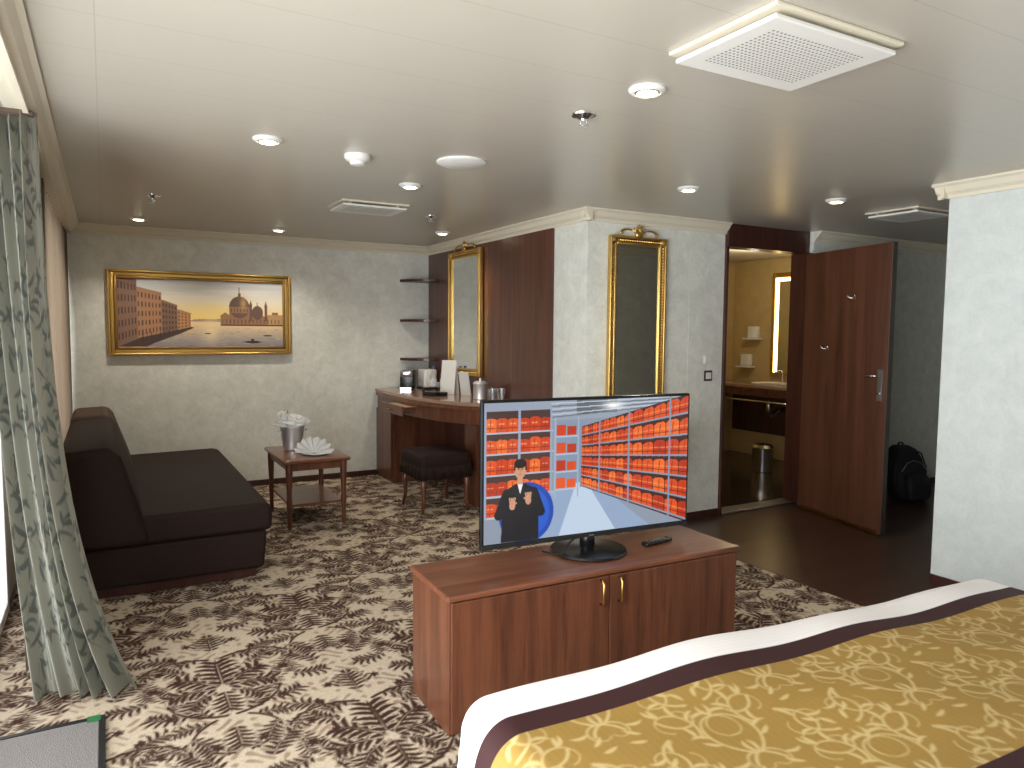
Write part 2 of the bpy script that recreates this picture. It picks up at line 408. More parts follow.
# ================================================================= DRAPES
CT,stroke,dot,leaf,stem=scrollset(.62,.84,.004)
CT2,stroke2,dot2,leaf2,stem2=scrollset(.62,.84,.004)
rr_=random.Random(11)
for i in range(24):
    x=rr_.uniform(0,.31);y=rr_.uniform(-.21,.21);a=rr_.uniform(0,6.28);l=rr_.uniform(.06,.12);k=rr_.choice((-6,5,8,-9))
    stroke(x,y,a,l,k,k*2,rr_.uniform(.007,.015),'l')
    stroke2(x-.006,y-.006,a,l*1.05,k,k*2,.003,'t');stroke2(x+.02,y-.01,a+.6,l*.7,-k,-k*2,.003,'t')
def drape(name,topL,topR,botL,botR,z0,z1,nf,amp_t,amp_b,mat,edge=None,n=260,mz=60,seed=1,printed=False):
    r=random.Random(seed);ph=[r.uniform(-.4,.4) for _ in range(200)]
    P=np.zeros((mz,n,3));S=np.zeros((mz,n));TT=np.zeros((mz,n))
    for j in range(mz):
        t=j/(mz-1);z=z1+(z0-z1)*t
        e=t if edge is None else edge(t)
        L=Vector(topL).lerp(Vector(botL),t);R_=Vector(topR).lerp(Vector(botR),e)
        d=(R_-L);nn=Vector((-d.y,d.x)).normalized()
        A=amp_t+(amp_b-amp_t)*e
        for i in range(n):
            s=i/(n-1);ff=s*nf;w=math.sin(2*math.pi*ff+ph[int(ff)]*.6+t*.8+.5*math.sin(3*t+5*s))*(.8+.35*math.sin(7*s+2.5*t))+.3*math.sin(4*math.pi*ff+1+2*t)
            p=L+d*(s+ .025*math.sin(9*s+4*t))+nn*A*w
            P[j,i]=(p.x,p.y,z);S[j,i]=s;TT[j,i]=z
    C=None
    if printed:
        a=sample(CT,.004,S*2.9,TT)[...,None];b=sample(CT2,.004,S*2.9,TT)[...,None]
        a=a*.85;C=s2l((152,152,140))*(1-a)+s2l((94,104,106))*a;b=b*.7;C=C*(1-b)+s2l((104,88,62))*b
    return gridmesh(name,P,mat,None,C)
c1=root("patterned_curtain")
ed=lambda t:.06*t+.30*t**2+.64*t**4
o=drape("cloth",(-.41,3.38),(-.215,3.30),(-.30,3.42),(.08,3.28),.015,2.31,5.5,.04,.06,M_curt,ed,n=900,mz=520,seed=3,printed=True);o.parent=c1
box("heading",-.41,-.21,3.27,3.41,2.285,2.3,M_tan,c1)
c2=root("tan_drape")
o=drape("cloth",(-.31,3.7),(-.29,7.1),(-.31,3.7),(-.29,7.1),.02,2.31,24,.03,.03,M_tan,None,n=500,mz=12,seed=5);o.parent=c2
tube("curtain_rail",[(-.36,-1.2,2.325),(-.36,7.1,2.325)],.012,M_trim)
# ================================================================= SOFA
so=root("sofa_bed")
def ext_y(name,poly,y0,y1,mat,par,bev=.04):
    n=len(poly);vs=[(x,y0,z) for x,z in poly]+[(x,y1,z) for x,z in poly]
    fs=[tuple(range(n)),tuple(range(n,2*n))[::-1]]+[(i,i+n,(i+1)%n+n,(i+1)%n) for i in range(n)]
    o=mesh(name,vs,fs,mat,par,True);fixn(o);b=o.modifiers.new("b","BEVEL");b.width=bev;b.segments=4;b.limit_method='ANGLE'
    o.modifiers.new("wn","WEIGHTED_NORMAL");return o
box("plinth",-.16,.76,4.50,6.62,.007,.07,M_wooddk,so,.006)
ext_y("seat_base",[(-.2,.07),(.80,.07),(.82,.30),(-.2,.30)],4.44,6.68,M_sofa,so,.025)
ext_y("seat_cushion",[(.10,.30),(.845,.30),(.85,.44),(.80,.47),(.10,.46)],4.42,6.70,M_sofa,so,.04)
ext_y("backrest",[(-.235,.30),(.20,.30),(.14,.52),(.06,.80),(.0,.86),(-.235,.84)],4.40,6.0,M_sofa,so,.04)
ext_y("backrest_far",[(-.235,.30),(.20,.30),(.14,.52),(.04,.82),(.0,.87),(-.235,.86)],6.01,6.72,M_sofa2,so,.04)
# ================================================================= SIDE TABLE
tb=root("side_table")
x0,x1,y0,y1,zt=1.12,1.62,5.40,6.16,.53
box("top",x0,x1,y0,y1,zt-.028,zt,M_woodx,tb,.01,3)
box("apron_front",x0+.03,x1-.03,y0+.035,y0+.055,zt-.085,zt-.028,M_wood,tb)
box("apron_back",x0+.03,x1-.03,y1-.055,y1-.035,zt-.085,zt-.028,M_wood,tb)
box("apron_left",x0+.035,x0+.055,y0+.03,y1-.03,zt-.085,zt-.028,M_wood,tb)
box("apron_right",x1-.055,x1-.035,y0+.03,y1-.03,zt-.085,zt-.028,M_wood,tb)
box("lower_shelf",x0+.05,x1-.05,y0+.05,y1-.05,.17,.19,M_woodx,tb,.004)
i=0
for x in(x0+.045,x1-.045):
    for y in(y0+.045,y1-.045):
        lathe("leg_%d"%i,[(.013,0),(.018,.03),(.016,.12),(.02,.16),(.022,.2),(.018,.24),(.024,.38),(.026,.44),(.026,zt-.028-.007)],(x,y,.007),M_wood,tb,16);i+=1
ib=root("champagne_bucket",(1.30,5.93,zt))
lathe("pail",[(.066,0),(.072,.005),(.080,.06),(.092,.17),(.099,.185),(.099,.195),(.090,.195),(.07,.03)],(0,0,0),M_silver,ib,36,cap=False)
lathe("pail_bottom",[(.066,0),(.066,.006)],(0,0,0),M_silver,ib,36)
for sx in(-1,1): tube("handle_%d"%sx,[(sx*.090,-.03,.15),(sx*.112,-.02,.155),(sx*.116,0,.157),(sx*.112,.02,.155),(sx*.090,.03,.15)],.006,M_silver,ib)
blob("folded_cloth",(0,0,.215),(.12,.10,.045),M_linen,ib,.5,2.2,4)
blob("cloth_fold",(.06,-.03,.24),(.09,.06,.03),M_linen,ib,.6,2.5,4,rot=(.2,.3,.4))
blob("cloth_corner",(-.07,.0,.26),(.05,.035,.055),M_linen,ib,.7,2.5,4,rot=(.5,-.3,.4))
tube("bottle_neck",[(-.02,.02,.18),(-.035,.02,.27),(-.045,.02,.32)],[.02,.016,.014],M_goldd,ib)
nf=root("folded_napkin",(1.41,5.62,zt))
lathe("plate",[(.05,0),(.06,.004),(.105,.012),(.105,.016),(.05,.008)],(0,0,0),M_white,nf,32)
for f in range(3):
    vs=[];fs=[];n=16
    for i in range(n+1):
        a=math.pi*i/n*.96+.06;rr=(.16-.025*f)*(1 if i%2 else .84);off=(.016 if i%2 else -.016)
        vs.append((.0+.012*math.cos(a),(f-1)*.045+off*.2,.012+.01*math.sin(a)));vs.append((rr*math.cos(a)*1.05,(f-1)*.05+off,.015+rr*math.sin(a)*.85))
    for i in range(n): fs.append((2*i,2*i+1,2*i+3,2*i+2))
    o=mesh("fan_%d"%f,vs,fs,M_linen,nf);o.rotation_euler=(0,0,.3*(f-1)-.3);sm=o.modifiers.new("s","SOLIDIFY");sm.thickness=.003
# ================================================================= DESK
dk=root("vanity_desk")
zc=.905
front=[(2.40,YB-.02),(2.385,6.6),(2.385,6.2),(2.41,5.95),(2.47,5.7),(2.56,5.48),(2.68,5.3),(2.80,5.17),(2.90,5.08),(2.985,5.02)]
top=front+[(2.988,YB-.02)]
prism("counter",top,zc-.033,zc,M_marble,dk,.006)
edge=[(x+.006,y+.004) for x,y in front[:-1]]+[(2.986,5.03),(2.986,YB-.03)]
edge[0]=(edge[0][0],YB-.03)
prism("edge_band",edge,zc-.068,zc-.034,M_woodx,dk,.004)
apr=[(x+.025,y+.012) for x,y in front[:-1]]+[(2.98,5.05)];apr[0]=(apr[0][0],YB-.03)
apr2=apr+[(min(x+.03,2.986),y+.02) for x,y in apr[::-1]];apr2[-1]=(apr2[-1][0],YB-.03)
prism("apron",apr2,.72,zc-.069,M_wood,dk)
box("left_pedestal_side",2.43,2.985,6.66,6.69,.007,.72,M_wood,dk)
box("left_pedestal_front",2.425,2.445,6.69,YB-.03,.007,.72,M_wood,dk)
box("left_cabinet_door",2.405,2.424,6.69,YB-.04,.05,.71,M_wood,dk,.004)
ped=[(2.69,5.62),(2.71,5.42),(2.76,5.31),(2.84,5.22),(2.93,5.15),(2.98,5.12),(2.98,5.62)]
prism("right_pedestal",ped,.007,.72,M_wood,dk,.004)
box("drawer_box",2.30,2.62,6.08,6.55,.755,.81,M_wood,dk,.003)
box("drawer_front",2.275,2.30,6.04,6.60,.735,.823,M_wood,dk,.006)
box("drawer_inside",2.31,2.60,6.10,6.53,.805,.812,plain("drawer_lining",(196,170,130),.6),dk)
tube("drawer_pull",[(2.275,6.27,.78),(2.25,6.28,.78),(2.25,6.36,.78),(2.275,6.37,.78)],.005,M_brass,dk)
for i,z in enumerate((1.20,1.60,2.01)):
    r=root("corner_shelf")
    pts=[(2.68,YB-.001)]+[(2.68+.02+ .30*(1-math.cos(a)),YB-.001-.30*math.sin(a)) for a in np.linspace(.25,math.pi/2,8)]+[(XA-.031,YB-.30),(XA-.031,YB-.001)]
    prism("board",pts,z-.013,z+.013,M_wooddk,r,.003)
st=root("upholstered_stool")
sx0,sx1,sy0,sy1=2.18,2.64,5.36,5.84
box("cushion",sx0,sx1,sy0,sy1,.37,.50,M_sofa,st,.05,5)
n=96;vs=[];fs=[]
for i in range(n):
    a=i/n*4;k=int(a);t=a-k
    c=[(sx0,sy0),(sx1,sy0),(sx1,sy1),(sx0,sy1)];p=c[k];q=c[(k+1)%4];x=p[0]+(q[0]-p[0])*t;y=p[1]+(q[1]-p[1])*t
    w=.010*math.sin(i*math.pi/2*1.0)
    mx,my=(sx0+sx1)/2,(sy0+sy1)/2;f2=1.0+w*3
    vs+= [(mx+(x-mx)*.96,my+(y-my)*.96,.42),(mx+(x-mx)*f2,my+(y-my)*f2,.29)]
for i in range(n): a=2*i;b=2*((i+1)%n);fs.append((a,a+1,b+1,b))
o=mesh("ruffle",vs,fs,M_sofa,st,True);o.modifiers.new("s","SOLIDIFY").thickness=.006
box("seat_frame",sx0+.03,sx1-.03,sy0+.03,sy1-.03,.31,.37,M_wooddk,st)
i=0
for x,dx in((sx0+.04,-1),(sx1-.04,1)):
    for y,dy in((sy0+.04,-1),(sy1-.04,1)):
        tube("leg_%d"%i,[(x,y,.34),(x+dx*.006,y+dy*.006,.22),(x,y,.12),(x+dx*.015,y+dy*.015,.012)],[.024,.022,.016,.014],M_wood,st);i+=1
# ================================================================= GILDED MIRRORS
def mirror(name,w,h,loc,rz):
    r=root(name,loc,rz);fw=.065
    hw=w/2
    box("backing",-hw+.01,hw-.01,-.012,-.001,.01,h-.01,M_goldd,r)
    box("glass",-hw+fw,hw-fw,-.02,-.013,fw,h-fw,M_mirror,r)
    def rail(nm,o0,o1,d,mat,bev):
        box(nm+"_l",-hw+o0,-hw+o1,-d,-.002,o0,h-o0,mat,r,bev,3);box(nm+"_r",hw-o1,hw-o0,-d,-.002,o0,h-o0,mat,r,bev,3)
        box(nm+"_t",-hw+o1,hw-o1,-d,-.002,h-o1,h-o0,mat,r,bev,3);box(nm+"_b",-hw+o1,hw-o1,-d,-.002,o0,o1,mat,r,bev,3)
    rail("outer",0,.02,.045,M_gold,.008);rail("hollow",.02,.042,.028,M_goldd,.003);rail("inner",.042,fw,.036,M_gold,.007)
    bm=bmesh.new();st_=.022
    def bead(x,z): bmesh.ops.create_icosphere(bm,subdivisions=1,radius=.0085,matrix=Matrix.Translation((x,-.031,z)))
    z=.03
    while z<h-.02: bead(-hw+.031,z);bead(hw-.031,z);z+=st_
    x=-hw+.031
    while x<hw-.02: bead(x,.031);bead(x,h-.031);x+=st_
    me=bpy.data.meshes.new("beading");bm.to_mesh(me);bm.free();me.materials.append(M_gold);o=bpy.data.objects.new("beading",me);COL.objects.link(o);o.parent=r
    for s in(-1,1):
        pts=[];rad=[]
        for i in range(22):
            t=i/21;a=t*4.6;R_=.05*(1-t*.75)
            pts.append((s*(hw*.30+ (1-t)*hw*.32 + R_*math.sin(a)*.6),-.03,h+.012+.03*t+R_*(1-math.cos(a))*.35));rad.append(.011*(1-.5*t))
        tube("scroll_%d"%s,pts,rad,M_gold,r)
        for q in range(3):
            a=.35+.4*q;tube("leaf_%d_%d"%(s,q),[(0,-.03,h+.005),(s*.03*math.sin(a),-.038,h+.035),(s*.075*math.sin(a),-.03,h+.02+.06*math.cos(a))],[.008,.013,.003],M_gold,r)
        blob("corner_boss_%d"%s,(s*(hw-.03),-.035,h-.03),(.028,.014,.028),M_gold,r,.3,4)
        blob("foot_boss_%d"%s,(s*(hw-.03),-.035,.03),(.028,.014,.028),M_gold,r,.3,4)
    tube("plume",[(0,-.03,h),(0,-.04,h+.05),(0,-.03,h+.092)],[.01,.018,.004],M_gold,r)
    blob("shell",(0,-.035,h+.012),(.035,.018,.024),M_gold,r,.2,5)
    return r
mirror("gilded_mirror",.53,1.40,(3.462,YF-.001,.80),0)
mirror("gilded_mirror",.69,1.17,(XA-.031,6.205,1.08),-math.pi/2)
ct=root("console_table")
dp=[(3.12,YF-.02),(3.12,4.12),(3.2,4.0),(3.34,3.92),(3.55,3.92),(3.70,4.0),(3.80,4.12),(3.80,YF-.02)]
prism("top",dp,.765,.79,M_woodx,ct,.006);prism("apron",[(3.46+(x-3.46)*.92,YF-.02+(y-YF+.02)*.9) for x,y in dp],.68,.765,M_wood,ct)
for i,(x,y,s) in enumerate(((3.17,4.17,-1),(3.75,4.17,1))):
    tube("leg_%d"%i,[(x,y,.72),(x+s*.03,y-.02,.62),(x+s*.03,y-.01,.48),(x-s*.01,y,.25),(x-s*.01,y,.1),(x+s*.03,y-.03,.014)],[.028,.03,.022,.016,.014,.02],M_wood,ct,12)
# ================================================================= DESK ITEMS
zt=zc
cm=root("coffee_machine",(2.66,6.90,zt),-.5)
box("body",-.07,.07,-.04,.13,0,.19,M_black,cm,.012,3);box("head",-.06,.06,-.13,.02,.13,.2,M_chrome,cm,.02,3);box("drip_tray",-.06,.06,-.13,-.03,0,.03,M_chrome,cm,.006);box("water_tank",-.05,.05,.13,.17,.0,.21,M_glass,cm,.01)
bx=root("cup_caddy",(2.88,6.86,zt))
box("tray",-.08,.08,-.16,.14,0,.012,M_black,bx,.004);box("caddy",-.07,.07,-.05,.13,.012,.20,M_white,bx,.02,4)
for i in range(2): lathe("cup_%d"%i,[(.02,0),(.03,.02),(.036,.06),(.033,.06),(.02,.012)],(-.03+.07*i,-.11,.012),M_white,bx,20)
M_label=plain("bottle_label",(210,216,222),.5);M_blue=plain("bottle_cap_blue",(60,90,150),.4)
for k,(x,y) in enumerate(((2.80,6.56),(2.88,6.50))):
    b=root("water_bottle",(x,y,zt));lathe("body",[(.03,0),(.033,.01),(.033,.15),(.014,.20),(.013,.225)],(0,0,0),M_glass,b,20);lathe("cap",[(.015,0),(.015,.02)],(0,0,.225),M_blue,b,16);lathe("label",[(.0336,.05),(.0336,.12)],(0,0,0),M_label,b,20,cap=False)
tp=root("telephone",(2.62,6.10,zt),-1.3);box("base",-.09,.09,-.08,.08,0,.035,M_black,tp,.008,3);box("keypad",-.02,.07,-.05,.05,.035,.039,M_steel,tp);tube("handset",[(-.065,-.09,.05),(-.065,-.06,.062),(-.065,.06,.062),(-.065,.09,.05)],[.02,.014,.014,.02],M_black,tp)
mc=root("menu_card",(2.82,6.22,zt),-.9)
for s in(-1,1): o=box("leaf_%d"%s,-.075,.075,-.0015,.0015,0,.32,M_white,mc);o.rotation_euler=(s*.16,0,0);o.location=(0,s*.052,0.001)
mc2=root("information_folder",(2.88,5.98,zt),-1.2)
o=box("cover",-.06,.06,-.004,.004,0.002,.22,M_white,mc2);o.rotation_euler=(.18,0,0)
lb=root("ice_bucket",(2.84,5.62,zt));lathe("pail",[(.055,0),(.06,.004),(.06,.13),(.064,.135),(.064,.14),(.055,.14)],(0,0,0),M_silver,lb,28);lathe("lid",[(.062,0),(.05,.015),(.01,.022),(.012,.04),(.004,.045)],(0,0,.14),M_silver,lb,28)
tr=root("glass_tray",(2.85,5.34,zt));lathe("tray",[(.10,0),(.115,.006),(.115,.012),(.1,.006)],(0,0,0),M_steel,tr,32)
for i in range(4):
    a=i*1.57+.4;lathe("tumbler_%d"%i,[(.026,0),(.033,.10),(.031,.10),(.024,.006)],(.055*math.cos(a),.055*math.sin(a),.009),M_glass,tr,20)
# ================================================================= PAINTING
pa=root("framed_painting",(.0,YB-.001,0))
x0,x1,z0,z1=.023,1.562,1.262,2.004
fw=.075
def fr(nm,o0,o1,d,mat,bev):
    box(nm+"_l",x0+o0,x0+o1,-d,-.002,z0+o0,z1-o0,mat,pa,bev,3);box(nm+"_r",x1-o1,x1-o0,-d,-.002,z0+o0,z1-o0,mat,pa,bev,3)
    box(nm+"_t",x0+o1,x1-o1,-d,-.002,z1-o1,z1-o0,mat,pa,bev,3);box(nm+"_b",x0+o1,x1-o1,-d,-.002,z0+o0,z0+o1,mat,pa,bev,3)
fr("outer",0,.022,.05,M_gold,.008);fr("cove",.022,.052,.032,M_gold,.004);fr("inner",.052,fw,.04,M_goldd,.006)
box("backing",x0+.02,x1-.02,-.01,-.001,z0+.02,z1-.02,M_goldd,pa)
c=Cv(420,180,(x1-x0-2*fw)/(z1-z0-2*fw))
t=c.Y;sky_t=np.array((206,212,220.));sky_m=np.array((242,232,212.));sky_b=np.array((255,218,140.))
k=np.clip(t/.62,0,1)[...,None];sk=np.where(k<.5,sky_t*(1-2*k)+sky_m*2*k,sky_m*(2-2*k)+sky_b*(2*k-1));c.img=sk.copy()
for i in range(14): c.soft(random.uniform(.3,1),random.uniform(.03,.4),random.uniform(.08,.2),random.uniform(.01,.04),(250,240,226),.5)
c.soft(.55,.55,.22,.2,(255,222,130),.8)
c.poly([(.4,.62),(.44,.585),(.5,.575),(.55,.58),(.6,.57),(.62,.62)],(170,144,122))
B=(158,118,88);Dk=(112,88,78);Lt=(214,170,110)
c.rect(.60,.52,.97,.68,B);c.poly([(.60,.52),(.63,.47),(.66,.52)],B)
c.rect(.655,.42,.785,.62,B);c.ell(.72,.39,.065,.17,Dk);c.rect(.655,.38,.785,.48,B);c.rect(.712,.17,.728,.25,Dk);c.line(.72,.08,.72,.2,.006,Dk);c.soft(.745,.33,.02,.1,Lt,.8)
for i in range(6): c.rect(.665+i*.02,.41,.672+i*.02,.46,(96,70,56),.8)
c.rect(.80,.48,.87,.6,B);c.ell(.835,.47,.036,.11,Dk);c.line(.835,.31,.835,.4,.006,Dk)
c.rect(.785,.36,.80,.6,Dk);c.poly([(.782,.36),(.7925,.27),(.803,.36)],Dk);c.rect(.882,.38,.898,.6,Dk);c.poly([(.879,.38),(.89,.28),(.901,.38)],Dk)
c.rect(.90,.5,1.0,.68,(190,150,104));c.rect(.93,.46,.97,.5,(150,112,80))
for i in range(16): c.rect(.61+i*.024,.58,.618+i*.024,.64,(96,70,56),.7)
c.rect(.60,.655,1,.70,(84,62,50))
k=np.clip((t-.66)/.34,0,1)[...,None];wat=np.array((244,212,164.))*(1-k)+np.array((138,136,146.))*k
c.put((c.Y>.62+.06*(c.X>.6)).astype(float),wat)
for i in range(260):
    x=random.random();y=random.uniform(.69,1);l=random.uniform(.01,.05);c.rect(x,y,x+l,y+.006,random.choice([(244,218,180),(112,112,128),(168,158,156),(214,176,130)]),.5)
c.soft(.54,.75,.05,.2,(255,232,180),.7)
def pal(xa,xb,ya,yb0,yb1,yta,col,cols):
    c.poly([(xa,ya),(xb,yta),(xb,yb1),(xa,yb0)],col)
    n=max(3,int((xb-xa)/.018))
    for fl in range(5):
        for q in range(n):
            u=(q+.3)/n;u2=(q+.7)/n
            def yy(u,v): a=ya+(yta-ya)*u;b=yb0+(yb1-yb0)*u;return a+(b-a)*v
            v0=.08+fl*.185;c.poly([(xa+(xb-xa)*u,yy(u,v0)),(xa+(xb-xa)*u2,yy(u2,v0)),(xa+(xb-xa)*u2,yy(u2,v0+.10)),(xa+(xb-xa)*u,yy(u,v0+.10))],cols)
    c.line(xa,ya,xb,yta,.008,(170,136,106))
pal(.0,.11,-.05,1.0,.88,.02,(140,108,92),(84,64,58));pal(.11,.25,.12,.90,.80,.2,(176,130,98),(94,70,60));pal(.25,.34,.30,.80,.75,.38,(130,100,84),(76,58,52));pal(.34,.42,.44,.75,.70,.5,(196,142,96),(112,84,66))
c.poly([(0,1),(.13,.86),(.34,.75),(.42,.70),(.44,.71),(.36,.80),(.2,.95),(.16,1)],(76,62,58))
for i in range(10): c.line(.14+i*.025,.80-i*.008,.14+i*.025,.93-i*.02,.004,(60,46,42))
c.ell(.80,.93,.05,.02,(54,46,44));c.line(.74,.93,.86,.93,.008,(50,42,40));c.rect(.79,.88,.81,.93,(70,60,56));c.ell(.52,.80,.02,.01,(70,60,56));c.ell(.9,.83,.03,.012,(84,66,58))
c.img=np.clip(c.img,0,255)
X,Z=np.meshgrid(np.linspace(x0+fw,x1-fw,420),np.linspace(z1-fw,z0+fw,180))
gridmesh("canvas",np.stack([X,np.full_like(X,-.022),Z],-1),vcol("oil_painting",.45),pa,s2l(c.img))
# ================================================================= MEDIA CABINET
cb=root("media_cabinet",(1.064,2.343,0),-.0265)
Wc,Dc,hc=1.40,.385,.539
box("top",-.012,Wc+.012,-.015,Dc+.008,hc-.022,hc,M_woodx,cb,.005)
box("side_left",0,.02,0,Dc,.007,hc-.022,M_wood,cb);box("side_right",Wc-.02,Wc,0,Dc,.007,hc-.022,M_wood,cb)
box("back",.02,Wc-.02,Dc-.015,Dc,.03,hc-.022,M_wood,cb);box("bottom",.02,Wc-.02,.02,Dc-.015,.05,.07,M_wood,cb);box("plinth",.02,Wc-.02,.04,.06,.007,.05,M_wooddk,cb)
box("door_left",.004,Wc/2-.002,-.014,.0,.02,hc-.026,M_wood,cb,.003);box("door_right",Wc/2+.002,Wc-.004,-.014,.0,.02,hc-.026,M_wood,cb,.003)
for i,x in enumerate((Wc/2-.045,Wc/2+.045)):
    tube("handle_%d"%i,[(x,-.014,.40),(x,-.03,.402),(x,-.038,.415),(x,-.038,.485),(x,-.03,.498),(x,-.014,.50)],[.006,.005,.005,.005,.005,.006],M_brass,cb)
# ================================================================= TELEVISION
tv=root("television",(1.83,2.55,hc),-.075)
w2=.522;zb,zt2=.065,.682
box("panel",-w2,w2,-.012,.012,zb,zt2,M_black,tv,.006);box("rear_housing",-w2*.7,w2*.7,.012,.045,zb+.04,zt2-.15,M_blackm,tv,.02)
box("lower_bezel",-w2+.002,w2-.002,-.016,-.011,zb+.002,zb+.02,M_blackm,tv,.002);box("logo",-.012,.012,-.0175,-.016,zb+.008,zb+.014,M_steel,tv)
tube("neck",[(0,.02,.015),(0,.02,.10)],[.035,.03],M_black,tv,20)
lathe("base",[(.165,0),(.17,.004),(.165,.012),(.05,.02),(.035,.024)],(0,.01,0.0005),M_black,tv,48)
tube("cable",[(-.02,.03,.08),(-.10,.0,.05),(-.155,-.03,.008),(-.17,.0,.006),(-.2,.06,.006)],.004,M_blackm,tv)
c=Cv(460,262,16/9);c.img[:]=(140,150,166)
c.rect(0,0,1,.14,(150,160,176));c.rect(.42,.0,.62,.1,(90,96,104))
for i in range(6): c.line(.3,.02+.02*i,.95,.0+.012*i,.004,(100,108,116) if i%2 else (190,200,210))
c.soft(.6,.05,.05,.03,(255,255,255),1.)
c.rect(.33,.16,.46,.66,(130,148,172))
c.poly([(.30,.66),(.45,.60),(.50,.60),(.80,1),(.15,1)],(146,166,194));c.poly([(.42,.62),(.47,.61),(.62,1),(.34,1)],(190,206,226))
OR=[(226,84,28),(206,62,20),(240,108,40),(186,52,20),(214,76,30)]
c.rect(.0,.06,.30,.80,(70,50,46))
for s in range(5):
    ya=.09+s*.15
    for q in range(6):
        xa=.005+q*.049;yt=ya+.01+.015*random.random()
        c.poly([(xa,yt+.012),(xa+.012,yt),(xa+.036,yt+.004*random.random()),(xa+.048,yt+.010),(xa+.048,ya+.117),(xa+.001,ya+.117)],random.choice(OR));c.rect(xa+.01,ya+.055,xa+.035,ya+.064,(250,200,140),.6);c.rect(xa,ya+.085,xa+.045,ya+.092,(110,34,20),.7);c.line(xa+.023,yt+.01,xa+.02,ya+.11,.003,(130,40,20),.7)
    c.rect(0,ya+.118,.31,ya+.131,(178,188,202))
for x in(.0,.15,.295): c.rect(x,.04,x+.010,.82,(150,164,186))
for s in range(4):
    ya=.16+s*.13
    for q in range(2): c.rect(.325+q*.05,ya+.02+.01*q,.37+q*.05,ya+.095,random.choice(OR))
    c.rect(.32,ya+.1,.43,ya+.110,(178,190,204))
for x in(.315,.425): c.rect(x,.12,x+.008,.72,(160,174,192))
def pr(u,v):
    x=.44+.57*u;yt=.20-.22*u;yb=.64+.38*u;return(x,yt+(yb-yt)*v)
c.poly([pr(0,0),pr(1,0),pr(1,1),pr(0,1)],(66,36,32))
us=[0];k=.03
while us[-1]<1: us.append(us[-1]+k);k*=1.13
for s in range(6):
    for i in range(len(us)-1):
        a,b=us[i],min(us[i+1],1)
        v0=s/6+.008;v1=(s+1)/6-.03
        g=(b-a)*.03;r_=random.random()*.02
        c.poly([pr(a+g,v0+.02+r_),pr(a+(b-a)*.25,v0+r_),pr(a+(b-a)*.8,v0+.4*r_),pr(b-g,v0+.02+.4*r_),pr(b-g,v1),pr(a+g,v1)],random.choice(OR))
        c.poly([pr(a+g,v0+.06),pr(b-g,v0+.06),pr(b-g,v0+.072),pr(a+g,v0+.072)],(244,160,100),.6)
        c.poly([pr(a+g,v1-.035),pr(b-g,v1-.035),pr(b-g,v1-.026),pr(a+g,v1-.026)],(110,34,22),.8)
        m_=(a+b)/2;c.poly([pr(m_,v0+.02),pr(m_+.1*(b-a),v0+.02),pr(m_,v1),pr(m_-.05*(b-a),v1)],(140,40,22),.7)
    c.poly([pr(0,(s+1)/6-.03),pr(1,(s+1)/6-.03),pr(1,(s+1)/6-.014),pr(0,(s+1)/6-.014)],(140,150,166))
for u in(0,.16,.42,.80): c.poly([pr(u,-.03),pr(u+.010+.01*u,-.03),pr(u+.010+.01*u,1.02),pr(u,1.02)],(130,146,170))
c.ell(.19,.80,.125,.222,(24,70,170));c.ell(.19,.80,.105,.187,(36,92,200))
SK=(206,152,122);SU=(20,20,26)
c.poly([(.075,1),(.08,.76),(.10,.62),(.135,.585),(.185,.585),(.22,.62),(.245,.76),(.245,1)],SU)
c.line(.10,.65,.065,.80,.035,SU);c.line(.065,.80,.12,.76,.03,SU);c.line(.222,.65,.255,.80,.035,SU);c.line(.255,.80,.20,.74,.03,SU)
c.poly([(.148,.585),(.172,.585),(.16,.66)],(236,236,238));c.rect(.148,.53,.172,.59,SK)
c.ell(.16,.485,.026,.062,SK);c.ell(.16,.44,.028,.035,(30,22,20));c.rect(.132,.44,.139,.49,(30,22,20));c.rect(.181,.44,.188,.49,(30,22,20))
c.rect(.149,.478,.155,.484,(40,26,22));c.rect(.165,.478,.171,.484,(40,26,22));c.rect(.154,.515,.166,.52,(150,70,66));c.rect(.159,.485,.162,.503,(180,124,98))
for (hx,hy,sg) in((.125,.74,1),(.197,.71,-1)):
    c.ell(hx,hy,.013,.03,SK)
    for q in range(4): c.line(hx-.008+q*.0055,hy-.01,hx-.012+q*.008,hy-.055,.0055,SK)
    c.line(hx,hy,hx+sg*.018,hy-.02,.006,SK)
X,Z=np.meshgrid(np.linspace(-w2+.012,w2-.012,460),np.linspace(zt2-.012,zb+.024,262))
gridmesh("screen",np.stack([X,np.full_like(X,-.0135),Z],-1),vcol("lcd_screen",.15,emit=.72),tv,s2l(np.clip(c.img,0,255)))
rm=root("remote_control",(2.17,2.50,hc),.15)
box("body",-.085,.085,-.02,.02,0.0005,.018,M_black,rm,.006,3)
for i in range(5):
    for j in range(2): box("key_%d_%d"%(i,j),-.07+i*.026,-.055+i*.026,-.012+j*.014,-.003+j*.014,.018,.020,M_steel,rm)
